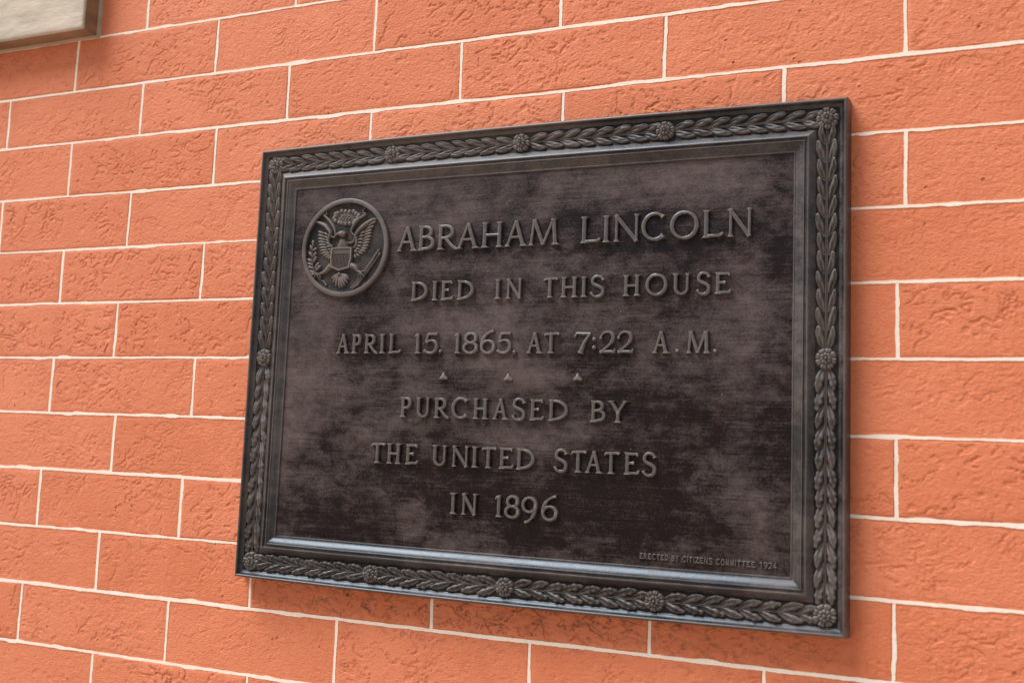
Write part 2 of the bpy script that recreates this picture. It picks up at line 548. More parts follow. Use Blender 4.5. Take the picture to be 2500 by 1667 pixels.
# plain continuation of the wall around the built bricks
mm = Mesh()
for (a, b, c, d) in ((-4, XMIN + .02, -1.6, 3), (XMAX - .02, 4.5, -1.6, 3), (XMIN + .02, XMAX - .02, LINE_Z[-5] - .01, 3), (XMIN + .02, XMAX - .02, -1.6, LINE_Z[17] + .01)):
    mm.add([(a, .004, c), (b, .004, c), (b, .004, d), (a, .004, d), (a, .25, c), (b, .25, c), (b, .25, d), (a, .25, d)],
           [(0, 1, 2, 3), (5, 4, 7, 6), (4, 0, 3, 7), (1, 5, 6, 2), (3, 2, 6, 7), (4, 5, 1, 0)])
mm.build("wall_core", M_BRICK, wall)


def strip(length, half, seed, vertical, step=0.0013):
    """one hand painted mortar line: ragged edges, slightly proud"""
    n = max(8, int(length / step))
    s = np.linspace(0, length, n)
    def edge(sd):
        e = 0.00030 * perlin(s * 330, s * 0 + .5, sd) + 0.00040 * perlin(s * 60, s * 0 + .5, sd + 1)
        e += 0.0012 * sstep(0.42, 0.75, perlin(s * 30, s * 0 + 5.5, sd + 2))     # paint blobs
        e += 0.0006 * perlin(s * 7, s * 0 + 3.5, sd + 3)
        return e
    wob = 0.00045 * perlin(s * 9, s * 0 + 7.5, seed + 9) + 0.0002 * perlin(s * 40, s * 0 + 2.5, seed + 10)
    up, dn = half + edge(seed), half + edge(seed + 5)
    P = np.zeros((4, n, 3))
    for i, (sgn, wv, y) in enumerate(((1, up, 0.0016), (1, up - 0.00015, -0.0001), (-1, dn - 0.00015, -0.0001), (-1, dn, 0.0016))):
        off = sgn * wv + wob
        if vertical:
            P[i, :, 0] = off; P[i, :, 2] = s - length / 2
        else:
            P[i, :, 0] = s; P[i, :, 2] = off
        P[i, :, 1] = y + (0.00012 * perlin(s * 120, s * 0 + 1.5, seed + 12) if y < 0 else 0)
    if vertical: P = P[::-1]
    me = grid_mesh("mortar_line", P[::-1])
    me.set_sharp_from_angle(angle=math.radians(30))
    return me


HALF_H = {3: 1.6, 4: 1.5, 5: 1.35, 7: 1.35, 8: 1.45, 9: 1.6, 11: 1.8, 12: 1.7}
for k in range(-5, 18):
    o = link("mortar_line", strip(XMAX - XMIN, HALF_H.get(k, 1.45) / 1000, 40 + 17 * k, False), M_LINE, wall)
    o.location = (XMIN, 0.0, LINE_Z[k])
vvar = [strip(PITCH_Z - 0.0015, 0.00160, 900 + 31 * i, True) for i in range(9)]
for k in range(-5, 17):
    for x in row_joints(k):
        if XMIN < x < XMAX:
            o = link("mortar_line", vvar[rng.randint(0, 8)], M_LINE, wall)
            o.location = (x, 0.00006, (LINE_Z[k] + LINE_Z[k + 1]) / 2)
            o.rotation_euler = (0, rng.uniform(-0.012, 0.012), 0)

gm_, gnt, gb = new_mat("bounce_ground")
gp = world_pos(gnt)
gc = mixc(gnt, ramp(gnt, noise(gnt, gp, 3, 5, 0.6), [(0.3, 0.0), (0.7, 1.0)]), (0.36, 0.26, 0.19), (0.46, 0.34, 0.25))
gnt.links.new(gc, gb.inputs["Base Color"])
gb.inputs["Roughness"].default_value = 0.85
m = Mesh()
m.add([(-12, -14, -1.6), (12, -14, -1.6), (12, 0.25, -1.6), (-12, 0.25, -1.6)], [(0, 1, 2, 3)])
m.build("bounce_ground", gm_, None, kind="structure")  # unseen ground, added to bounce warm light up the wall

# ------------------------------------------------------------------ cream trim block at the top left
trim = link("window_trim", None, label="cream painted trim block with bare brown edges above the plaque's left side", cat="window trim")


def rough_box(name, x0, x1, y0, y1, z0, z1, mat, nx=60, nz=40, amp=0.0006, seed=0, bevel=0.003):
    """box standing on the wall, front face (y0) with uneven paint and rounded edges"""
    xs = np.concatenate([[x0], np.linspace(x0, x1, nx), [x1]])
    zs = np.concatenate([[z0], np.linspace(z0, z1, nz), [z1]])
    X, Z = np.meshgrid(xs, zs)
    d = np.minimum(np.minimum(X - x0, x1 - X), np.minimum(Z - z0, z1 - Z))
    Y = y0 + bevel * (1 - sstep(0, bevel, d)) * 0.6 + amp * perlin(X * 45, Z * 90, seed) + amp * 0.5 * perlin(X * 140, Z * 200, seed + 1)
    Y[0, :] = Y[-1, :] = y1; Y[:, 0] = Y[:, -1] = y1
    return link(name, grid_mesh(name, np.stack([X, Y, Z], -1)), mat, trim)


rough_box("painted_face", -1.05, -0.3350, -0.0275, -0.0240, 0.4036, 0.66, M_CREAM, 240, 80, 0.00035, 5, 0.0012)
rough_box("bare_edge", -1.05, -0.3345, -0.0255, -0.0060, 0.4030, 0.66, M_BROWN, 120, 40, 0.0004, 9, 0.001)
rough_box("caulk", -1.052, -0.3335, -0.0060, 0.004, 0.4022, 0.66, M_CAULK, 120, 40, 0.0004, 15, 0.001)

# ------------------------------------------------------------------ plaque frame
PX0, PX1, PZ0, PZ1 = -0.0608, 0.5540, -0.2312, 0.2280   # front ridge rectangle
PCX, HW = (PX0 + PX1) / 2, (PX1 - PX0) / 2
plaque = link("bronze_plaque", None, label="dark bronze plaque with raised lettering and a leaf border on the orange wall", cat="plaque")


def bow(x, z):
    return z * (1 + 0.011 * (1 - ((x - PCX) / HW) ** 2) * min(1.0, abs(z) / 0.23) ** 3)


def sweep_frame(name, prof, mat, nx=46, nz=34, seed=0):
    loops = []
    for (u, h) in prof:
        x0, x1, z0, z1 = PX0 + u, PX1 - u, PZ0 + u, PZ1 - u
        pts = []
        for i in range(nx): pts.append((x0 + (x1 - x0) * i / nx, z1))
        for i in range(nz): pts.append((x1, z1 + (z0 - z1) * i / nz))
        for i in range(nx): pts.append((x1 + (x0 - x1) * i / nx, z0))
        for i in range(nz): pts.append((x0, z0 + (z1 - z0) * i / nz))
        a = np.array(pts)
        wz = 0.00018 * perlin(a[:, 0] * 40 + u * 90, a[:, 1] * 40 + h * 300, 31 + seed)
        loops.append([(x + w, -h + w * .6, bow(x, z) + w) for (x, z), w in zip(pts, wz)])
    n = len(loops[0])
    m = Mesh()
    v = [q for L in loops for q in L]
    f = []
    for j in range(len(loops) - 1):
        for i in range(n):
            k = (i + 1) % n
            f.append((j * n + i, j * n + k, (j + 1) * n + k, (j + 1) * n + i))
    m.add(v, f)
    return m.build(name, mat, plaque, angle=32)


RIM = [(-.0036, -.004), (-.0036, .001), (-.0032, .005), (-.0020, .0165), (-.0016, .0186), (-.0010, .0196), (-.0003, .0200), (.0004, .0200),
       (.0010, .0195), (.0014, .0185), (.0019, .0172), (.0026, .0162), (.0034, .0155), (.0042, .0150), (.0048, .01475), (.0052, .0144)]
FIELD = [(.0052, .0144), (.0056, .0138), (.0075, .0135), (.015, .0134), (.0225, .0135), (.0240, .0138), (.0244, .0143)]
INNER = [(.0244, .0143), (.0249, .0149), (.0262, .0160), (.0280, .0176), (.0296, .0190), (.0304, .0196), (.0310, .0199), (.0316, .0198),
         (.0320, .0192), (.0323, .0182), (.0328, .0177), (.0336, .0176), (.0340, .0180), (.0343, .0188), (.0347, .0191), (.0352, .0190), (.0355, .0184),
         (.0358, .0181), (.0363, .0180), (.0368, .0178), (.0378, .0173), (.0388, .0166), (.0398, .0158), (.0408, .0151), (.0417, .0146), (.0424, .0144),
         (.0427, .0146), (.0431, .0148), (.0436, .0147), (.0440, .0141), (.0443, .0131)]
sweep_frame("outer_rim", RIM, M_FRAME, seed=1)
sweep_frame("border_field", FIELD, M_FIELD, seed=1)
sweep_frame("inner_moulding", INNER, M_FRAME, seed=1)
YP = 0.0132     # panel height above the wall
xs = np.linspace(PX0 + .0440, PX1 - .0440, 150); zs = np.linspace(PZ0 + .0438, PZ1 - .0438, 110)
X, Z = np.meshgrid(xs, zs)
Zw = Z * (1 + 0.011 * (1 - ((X - PCX) / HW) ** 2) * np.minimum(1, np.abs(Z) / 0.23) ** 3)
Yp = -YP + 0.00028 * perlin(X * 14, Z * 14, 5) + 0.00010 * perlin(X * 60, Z * 60, 6)
link("panel", grid_mesh("panel", np.stack([X, Yp, Zw], -1)), M_PANEL, plaque)
# plate body behind
m = Mesh()
x0, x1, z0, z1 = PX0 - .002, PX1 + .002, PZ0 - .002, PZ1 + .002
m.add([(x0, -.0118, z0), (x1, -.0118, z0), (x1, -.0118, z1), (x0, -.0118, z1), (x0, -.001, z0), (x1, -.001, z0), (x1, -.001, z1), (x0, -.001, z1)],
      [(0, 1, 2, 3), (5, 4, 7, 6), (4, 0, 3, 7), (1, 5, 6, 2), (3, 2, 6, 7), (4, 5, 1, 0)])
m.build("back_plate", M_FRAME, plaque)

# ------------------------------------------------------------------ leaf border
def leaf_mesh(kind, seed):
    r = random.Random(seed)
    L, W = 0.0222, 0.0031 if kind == 'smooth' else 0.0034
    nu, nv = 17, 9
    P = np.zeros((nu, nv, 3))
    ph = r.uniform(0, 6)
    for i in range(nu):
        t = i / (nu - 1)
        w = W * (math.sin(math.pi * min(1, t ** 1.15) ** 0.80) ** 0.62) if 0 < t < 1 else 0
        w = max(w, 0.00025 + 0.0008 * (1 - t) * (t < .3))
        if kind == 'toothed':
            w *= 1 + (0.30 * abs(math.sin(t * 10 + ph)) - 0.15) * sstep(.3, .5, t)
        bend = 0.0012 * math.sin(t * 3.0) * r.choice([1])
        for j in range(nv):
            s = -1 + 2 * j / (nv - 1)
            cup = math.cos(s * 1.35)
            h = 0.0006 + 0.0032 * sstep(0.0, .65, t) * (1 - .12 * t) * (0.45 + 0.55 * cup)
            h -= 0.0013 * math.exp(-(s / .16) ** 2) * (1 - t) * sstep(0, .2, t)      # mid vein
            h += 0.0005 * math.exp(-((abs(s) - .82) / .15) ** 2) * sstep(.2, .5, t)    # rolled edge
            if kind == 'toothed':
                h += 0.0006 * math.sin(t * 22 + ph + abs(s) * 3) * abs(s) * sstep(.25, .5, t)
            else:
                h += 0.00025 * math.sin(t * 13 + s * 5 + ph)
            if j in (0, nv - 1): h = -0.0004
            if i == nu - 1: h = -0.0004
            ss = s if 0 < j < nv - 1 else s * 1.06
            P[i, j] = (t * L, -h, ss * w + bend)
    return grid_mesh("leaf", P)


LEAVES = {'smooth': [leaf_mesh('smooth', s) for s in (1, 2, 3)], 'toothed': [leaf_mesh('toothed', s) for s in (4, 5, 6, 7)]}
UCH = 0.0148       # stem line, distance in from the ridge
ZT, ZB, XL, XR = PZ1 - UCH - .0002, PZ0 + UCH + .0002, PX0 + UCH + .0008, PX1 - UCH - .0008
YF = 0.0134


def spray(x0, z0, x1, z1, n, start, spacing, kind, ang):
    dx, dz = x1 - x0, z1 - z0
    L = math.hypot(dx, dz)
    a = math.atan2(dz, dx)
    # stem: two fine ribs with a node at every leaf pair
    st = Mesh()
    N = 40
    for off in (-0.0006, 0.0006):
        pts = []
        for i in range(N + 1):
            t = start * .2 + (L - start * .2) * i / N
            pts.append((x0 + dx / L * t - dz / L * off, bow(x0 + dx / L * t, z0 + dz / L * t) + dx / L * off))
        rib(st, pts, [0.00042] * (N + 1), 0.0013, YF)
    st.build("stem", M_RELIEF, plaque)
    for i in range(n):
        t = start + spacing * i
        x, z = x0 + dx / L * t, z0 + dz / L * t
        for sgn in (1, -1):
            me = rng.choice(LEAVES[kind])
            o = link("leaf", me, M_RELIEF, plaque)
            aa = a + sgn * (math.radians(ang) + rng.uniform(-.05, .05))
            off = 0.0009 if abs(dx) > abs(dz) else 0.0017
            o.location = (x - math.sin(a) * off * sgn, -YF, bow(x, z) + math.cos(a) * off * sgn)
            tilt = Matrix.Rotation(-aa, 4, 'Y') @ Matrix.Rotation(rng.uniform(-.25, .1) * sgn, 4, 'X')
            o.rotation_euler = tilt.to_euler()
            sc = rng.uniform(.94, 1.06)
            o.scale = (sc, rng.uniform(.9, 1.15), sc * sgn * rng.uniform(.94, 1.06))
            if i == n - 1: o.scale = (o.scale[0] * .82, o.scale[1], o.scale[2])


def rib(m, pts, hw, H, base, prof=((-1.15, -.15), (-.92, .55), (-.5, .92), (0, 1.0), (.5, .92), (.92, .55), (1.15, -.15)),
        ends=None, cap=0.0):
    """raised rounded rib along a 2D polyline in the wall plane; hw = half widths, H = height above base.
    ends: optional {index: direction vector} forcing the cross direction (serif cuts)"""
    P = np.array(pts, float)
    T = np.zeros_like(P)
    T[1:-1] = P[2:] - P[:-2]
    T[0] = P[1] - P[0]; T[-1] = P[-1] - P[-2]
    T /= np.linalg.norm(T, axis=1)[:, None] + 1e-12
    Nn = np.stack([-T[:, 1], T[:, 0]], 1)
    Hs = H if hasattr(H, '__len__') else [H] * len(P)
    if ends:
        for i, dvec in ends.items():
            w = dvec[0]
            dv = np.array(dvec[1:3], float)
            if dv @ Nn[i] < 0: dv = -dv
            c = max(0.35, dv @ Nn[i])
            Nn[i] = (1 - w) * Nn[i] + w * dv / c
    V, F = [], []
    k = len(prof)
    secs = []
    def section(c, n, w, h, shift=(0, 0), hs=1.0):
        return [(c[0] + shift[0] + n[0] * w * a, -(base + (h * b * hs if b > 0 else b * 0.0018)), c[1] + shift[1] + n[1] * w * a) for a, b in prof]
    e = cap if cap > 0 else 0.0002
    secs.append(section(P[0], Nn[0], hw[0] * 0.98, Hs[0], -T[0] * e, 0.0))
    for i in range(len(P)):
        secs.append(section(P[i], Nn[i], hw[i], Hs[i]))
    secs.append(section(P[-1], Nn[-1], hw[-1] * 0.98, Hs[-1], T[-1] * e, 0.0))
    for s in secs: V += s
    for i in range(len(secs) - 1):
        for j in range(k - 1):
            F.append((i * k + j, i * k + j + 1, (i + 1) * k + j + 1, (i + 1) * k + j))
    F.append(tuple(range(k - 1, -1, -1)))
    F.append(tuple((len(secs) - 1) * k + j for j in range(k)))
    m.add(V, F)


xm = PCX
qx = (XL + XR) / 2
for z, kind in ((ZT, 'smooth'), (ZB, 'toothed')):
    for s in (-1, 1):
        seg = (XR - XL) / 4
        for q in range(2):
            xa = qx + s * seg * q
            spray(xa, z, xa + s * seg, z, 8, 0.0070, 0.0168, kind, 15.5)
for x, in ((XL,), (XR,)):
    spray(x, 0.0, x, ZT, 12, 0.0075, 0.01655, 'smooth', 13)
    spray(x, 0.0, x, ZB, 12, 0.0075, 0.01655, 'toothed', 13)


def petal_mesh(r0, r1, half_ang, h0, h1, notch):
    nu, nv = 7, 7
    P = np.zeros((nv, nu, 3))
    for i in range(nv):
        t = i / (nv - 1)
        for j in range(nu):
            s = -1 + 2 * j / (nu - 1)
            rr = r0 + (r1 - r0) * t
            if t > .6: rr -= (r1 - r0) * 0.22 * (abs(s) ** 2.2) * (t - .6) / .4
            if notch and t > .8: rr -= (r1 - r0) * .07 * math.exp(-(s / .3) ** 2)
            an = half_ang * s * .97
            h = h0 + (h1 - h0) * math.sin(math.pi * (.15 + .70 * t)) * (1 - .38 * abs(s) ** 3)
            h -= (h1 - h0) * .18 * math.exp(-(s / .3) ** 2)
            if j in (0, nu - 1): h -= (h1 - h0) * .35
            if i == nv - 1: h = -0.0005
            P[i, j] = (rr * math.cos(an), -h, rr * math.sin(an))
    return grid_mesh("petal", P)


PET_O = petal_mesh(.0036, .0100, math.pi / 8, .0022, .0040, True)
PET_I = petal_mesh(.0010, .0056, math.pi / 8, .0034, .0054, False)


def dome(m, cx, cz, r, base, H, seg=14, rings=5, ex=1.0, rot=0.0, flat=1.0):
    V = [(cx, -(base + H), cz)]
    for i in range(1, rings + 1):
        a = math.pi / 2 * i / rings
        for j in range(seg):
            t = 2 * math.pi * j / seg
            px, pz = r * ex * math.sin(a) * math.cos(t), r * flat * math.sin(a) * math.sin(t)
            V.append((cx + px * math.cos(rot) - pz * math.sin(rot), -(base + H * math.cos(a) - (0.0005 if i == rings else 0)),
                      cz + px * math.sin(rot) + pz * math.cos(rot)))
    F = [(0, 1 + (j + 1) % seg, 1 + j) for j in range(seg)]
    for i in range(rings - 1):
        for j in range(seg):
            a, b = 1 + i * seg + j, 1 + i * seg + (j + 1) % seg
            F.append((a, b, b + seg, a + seg))
    F = [tuple(reversed(f)) for f in F]
    m.add(V, F)


RC = Mesh()
dome(RC, 0, 0, .0048, 0, .0026, 20, 4)
dome(RC, 0, 0, .00165, .0018, .0056, 14, 5)
rc_mesh = mesh_from("rosette", RC.v, RC.f, True, 40)
rc_mesh.materials.append(M_RELIEF)


def rosette(x, z, rot, s=1.0):
    o = link("rosette", rc_mesh, M_RELIEF, plaque)
    o.location = (x, -YF, bow(x, z))
    o.scale = (s, 1.05, s)
    for i in range(8):
        for me, d, n in ((PET_O, 0, 'petal'), (PET_I, math.pi / 8, 'petal')):
            q = link(n, me, M_RELIEF, o)
            q.rotation_euler = (0, -(rot + d + i * math.pi / 4), 0)
            q.scale = (rng.uniform(.96, 1.04), rng.uniform(.92, 1.1), rng.uniform(.95, 1.05))


for i in range(5):
    x = XL + (XR - XL) * i / 4
    rosette(x, ZT, rng.uniform(0, .7), 1.0 if i not in (0, 4) else 1.06)
    rosette(x, ZB, rng.uniform(0, .7), 1.0 if i not in (0, 4) else 1.06)
rosette(XL, 0.0, .2); rosette(XR, 0.0, .5)

# ------------------------------------------------------------------ lettering
def arc(cx, cy, rx, ry, a0, a1, n=18):
    return [(cx + rx * math.cos(math.radians(a0 + (a1 - a0) * i / n)), cy + ry * math.sin(math.radians(a0 + (a1 - a0) * i / n))) for i in range(n + 1)]


def bez(p0, p1, p2, p3, n=10):
    o = []
    for i in range(n + 1):
        t = i / n
        o.append(tuple((1 - t) ** 3 * a + 3 * (1 - t) ** 2 * t * b + 3 * (1 - t) * t * t * c + t ** 3 * d for a, b, c, d in zip(p0, p1, p2, p3)))
    return o


def glyph(ch, w, h, T, N, S):
    """strokes of one capital: (points, half width or list, serif at start, serif at end). T thick, N thin half widths, S serif half width"""
    st = []
    def add(pts, hw, a=0, b=0): st.append((pts, hw, a, b))
    if ch == 'I': add([(w / 2, 0), (w / 2, h)], T, 1, 1)
    elif ch == 'L':
        add([(S, 0), (S, h)], T, 1, 1)
        add([(S, N), (w * .8, N), (w - N, h * .05 + N), (w, h * .17)], [N, N, N * .95, N * .5])
    elif ch == 'E':
        add([(S, 0), (S, h)], T, 1, 1)
        add([(S, h - N), (w - N * 1.6, h - N), (w - N, h * .84)], [N, N, N * .6])
        add([(S, h * .52), (w * .66, h * .52)], N, 0, 2)
        add([(S, N), (w * .82, N), (w - N * .8, N * 1.6), (w, h * .20)], [N, N, N, N * .5])
    elif ch == 'T':
        add([(w / 2, 0), (w / 2, h)], T, 1, 0)
        add([(N, h * .84), (N * 1.5, h - N * 1.3), (w / 2, h - N), (w - N * 1.2, h - N * .8), (w, h * .90)], [N * .6, N, N, N, N * .9])
    elif ch == 'H':
        add([(S, 0), (S, h)], T, 1, 1); add([(w - S, 0), (w - S, h)], T, 1, 1)
        add([(S, h * .49), (w - S, h * .49)], N)
    elif ch == 'A':
        ap = w * .52
        add([(S * .9, 0), (ap, h * 1.0)], N, 1, 0); add([(ap - N * .3, h), (w - S * 1.05, 0)], T, 0, 1)
        add([(w * .29, h * .36), (w * .70, h * .36)], N * .9)
    elif ch == 'N':
        add([(S, 0), (S, h)], N, 1, 1); add([(w - S, h), (w - S, 0)], N, 1, 0)
        add([(S * .7, h), (w - S, 0)], T, 0, 0)
    elif ch == 'M':
        add([(S, 0), (w * .20, h)], N, 1, 0); add([(w * .20, h), (w * .5, h * .02)], T, 2, 0)
        add([(w * .5, h * .02), (w * .82, h)], N, 0, 1); add([(w * .82, h), (w - S, 0)], T, 0, 1)
    elif ch == 'O':
        n = 32
        pts = arc(w / 2, h / 2, w / 2 - T * .9, h / 2 - N * .4, 90, 450, n)
        add(pts, [N + (T - N) * abs(math.cos(math.radians(90 + 360 * i / n + 14))) for i in range(n + 1)])
    elif ch == 'C':
        n = 26
        pts = arc(w * .54, h / 2, w * .54 - T, h / 2 - N * .4, 46, 316, n)
        add(pts, [N + (T - N) * abs(math.cos(math.radians(46 + 270 * i / n + 14))) for i in range(n + 1)], 2, 2)
    elif ch == 'G':
        pts = arc(w * .54, h / 2, w * .54 - T, h / 2 - N * .4, 46, 316, 26)
        add(pts, T); add([(w * .96, h * .12), (w * .96, h * .46), (w * .62, h * .46)], N)
    elif ch == 'D':
        add([(S, 0), (S, h)], T, 1, 1)
        rx = w - S - T
        pts = [(S - N, h - N)] + arc(w - T - rx * .86, h / 2, rx * .86, h / 2 - N, 90, -90, 20) + [(S - N, N)]
        add(pts, [N] + [N + (T - N) * abs(math.cos(math.radians(90 - 9 * i))) for i in range(21)] + [N])
    elif ch in 'PRB':
        add([(S, 0), (S, h)], T, 1, 1)
        yb = h * (.46 if ch != 'B' else .53)
        ex = w * (.80 if ch == 'R' else (.93 if ch == 'P' else .88)) - T
        cy, ry, rx = (h - N + yb) / 2, (h - N - yb) / 2, (ex - S) * .62
        pts = [(S, h - N)] + arc(ex - rx, cy, rx, ry, 90, -90, 14) + [(S, yb)]
        add(pts, [N] + [N + (T - N) * math.sin(math.pi * i / 14) for i in range(15)] + [N])
        if ch == 'R':
            add(bez((w * .40, yb), (w * .60, h * .24), (w * .74, h * .04), (w * .98, h * .0), 10), [T * .9] * 8 + [T * .85, T * .7, T * .4])
        if ch == 'B':
            ex = w - T
            rx = (ex - S) * .60
            cy, ry = (yb + N) / 2, (yb - N) / 2
            pts = [(S, yb)] + arc(ex - rx, cy, rx, ry, 90, -90, 14) + [(S, N)]
            add(pts, [N] + [N + (T - N) * math.sin(math.pi * i / 14) for i in range(15)] + [N])
    elif ch == 'S':
        pts = bez((w * .90, h * .80), (w * .84, h * 1.04), (w * .14, h * 1.08), (w * .16, h * .74), 12)[:-1] + \
            bez((w * .16, h * .74), (w * .18, h * .50), (w * .92, h * .54), (w * .90, h * .25), 12)[:-1] + \
            bez((w * .90, h * .25), (w * .88, h * -.10), (w * .16, h * -.06), (w * .07, h * .22), 12)
        n = len(pts)
        add(pts, [N + (T - N) * math.sin(math.pi * i / (n - 1)) ** 1.2 for i in range(n)], 2, 2)
    elif ch == 'U':
        r = (w - 2 * S) / 2
        pts = [(S, h)] + [(S, h * .6)] + arc(w / 2, h * .34, r, h * .34 - N * .6, 180, 360, 16) + [(w - S, h * .6), (w - S, h)]
        add(pts, [T] * 6 + [T, T, N, N, N, N, N, N, N, N, N, N, N, N, N][:len(pts) - 6], 1, 1)
    elif ch == 'Y':
        add([(w / 2, 0), (w / 2, h * .48)], T, 1, 0)
        add([(S * .9, h), (w / 2, h * .46)], T, 1, 0); add([(w - S * .9, h), (w / 2, h * .46)], N, 1, 0)
    elif ch == 'V': add([(0, h), (w / 2, 0)], T); add([(w / 2, 0), (w, h)], N)
    elif ch == 'W':
        add([(0, h), (w * .25, 0)], T); add([(w * .25, 0), (w * .5, h)], N); add([(w * .5, h), (w * .75, 0)], T); add([(w * .75, 0), (w, h)], N)
    elif ch == 'K': add([(T, 0), (T, h)], T); add([(T, h * .42), (w, h)], N); add([(w * .3, h * .6), (w, 0)], T)
    elif ch == 'Z': add([(0, h - N), (w, h - N)], N); add([(w, h), (0, 0)], T); add([(0, N), (w, N)], N)
    elif ch == '&':
        add(bez((w, 0), (w * .5, h * .4), (0, h * .95), (w * .45, h), 8) + bez((w * .45, h), (w * .95, h), (w * .7, h * .6), (w * .3, h * .45), 8)[1:] +
            bez((w * .3, h * .45), (-w * .2, h * .1), (w * .5, -h * .15), (w * .95, h * .4), 8)[1:], N)
    elif ch == '1':
        add([(w * .55, 0), (w * .55, h)], T, 1, 0)
        add([(w * .10, h * .84), (w * .30, h * .93), (w * .55, h - N)], [N * .6, N, N])
    elif ch == '2':
        pts = bez((w * .08, h * .68), (w * .10, h * 1.10), (w * .90, h * 1.10), (w * .86, h * .70), 12)[:-1] + \
            bez((w * .86, h * .70), (w * .82, h * .42), (w * .35, h * .24), (w * .06, h * .02), 10)
        add(pts, [N * .8] * 3 + [N] * 6 + [T] * 6 + [N] * (len(pts) - 15), 2, 0)
        add([(w * .04, N), (w * .78, N), (w * .93, h * .06), (w, h * .20)], [N, T * .9, N, N * .5])
    elif ch == '3':
        add(arc(w * .45, h * .74, w * .4, h * .24, 150, -80, 12), N); add(arc(w * .45, h * .27, w * .45, h * .25, 80, -150, 12), T)
    elif ch == '4': add([(w * .72, 0), (w * .72, h), (w * .05, h * .3), (w, h * .3)], N)
    elif ch == '5':
        add([(w * .34, h * .97), (w * .90, h * .97), (w * .98, h * 1.03)], [N, T * .85, N * .5])
        add([(w * .34, h), (w * .20, h * .56)], N)
        pts = bez((w * .20, h * .56), (w * .60, h * .76), (w * 1.02, h * .58), (w * .93, h * .28), 10)[:-1] + bez((w * .93, h * .28), (w * .86, h * -.02), (w * .35, h * -.08), (w * .07, h * .16), 12)
        add(pts, [N] * 5 + [T] * 9 + [N * 1.1] * (len(pts) - 14), 0, 2)
    elif ch == '6':
        n = 24
        add(arc(w * .53, h * .28, w * .40, h * .27, 0, 360, n), [N + (T - N) * abs(math.cos(math.radians(360 * i / n))) for i in range(n + 1)])
        add(bez((w * .13, h * .30), (w * .10, h * .62), (w * .38, h * .90), (w * .90, h * .99), 12), [T] * 7 + [N] * 4 + [N * .9, N * .8], 0, 2)
    elif ch == '9':
        n = 24
        add(arc(w * .47, h * .70, w * .40, h * .27, 0, 360, n), [N + (T - N) * abs(math.cos(math.radians(360 * i / n))) for i in range(n + 1)])
        add(bez((w * .87, h * .68), (w * .90, h * .40), (w * .62, h * .08), (w * .22, h * .02), 12), [T] * 7 + [N] * 4 + [N * .9, N * .8], 0, 2)
    elif ch == '8':
        n = 24
        add(arc(w * .52, h * .75, w * .34, h * .23, 0, 360, n), [N + (T - N) * abs(math.cos(math.radians(360 * i / n))) for i in range(n + 1)])
        add(arc(w * .50, h * .27, w * .42, h * .26, 0, 360, n), [N + (T - N) * abs(math.cos(math.radians(360 * i / n))) for i in range(n + 1)])
    return st


def resample(pts, hw, target):
    P = [np.array(q, float) for q in pts]
    H = list(hw) if hasattr(hw, '__len__') else [hw] * len(P)
    while len(H) < len(P): H.append(H[-1])
    out, oh = [], []
    for i in range(len(P) - 1):
        L = np.linalg.norm(P[i + 1] - P[i])
        n = max(1, int(L / target))
        for j in range(n):
            out.append(P[i] + (P[i + 1] - P[i]) * j / n); oh.append(H[i] + (H[i + 1] - H[i]) * j / n)
    out.append(P[-1]); oh.append(H[-1])
    return np.array(out), np.array(oh)


CHISEL = ((-1.25, -.15), (-1.05, .30), (-.84, .86), (-.55, .98), (0, 1.0), (.55, .98), (.84, .86), (1.05, .30), (1.25, -.15))


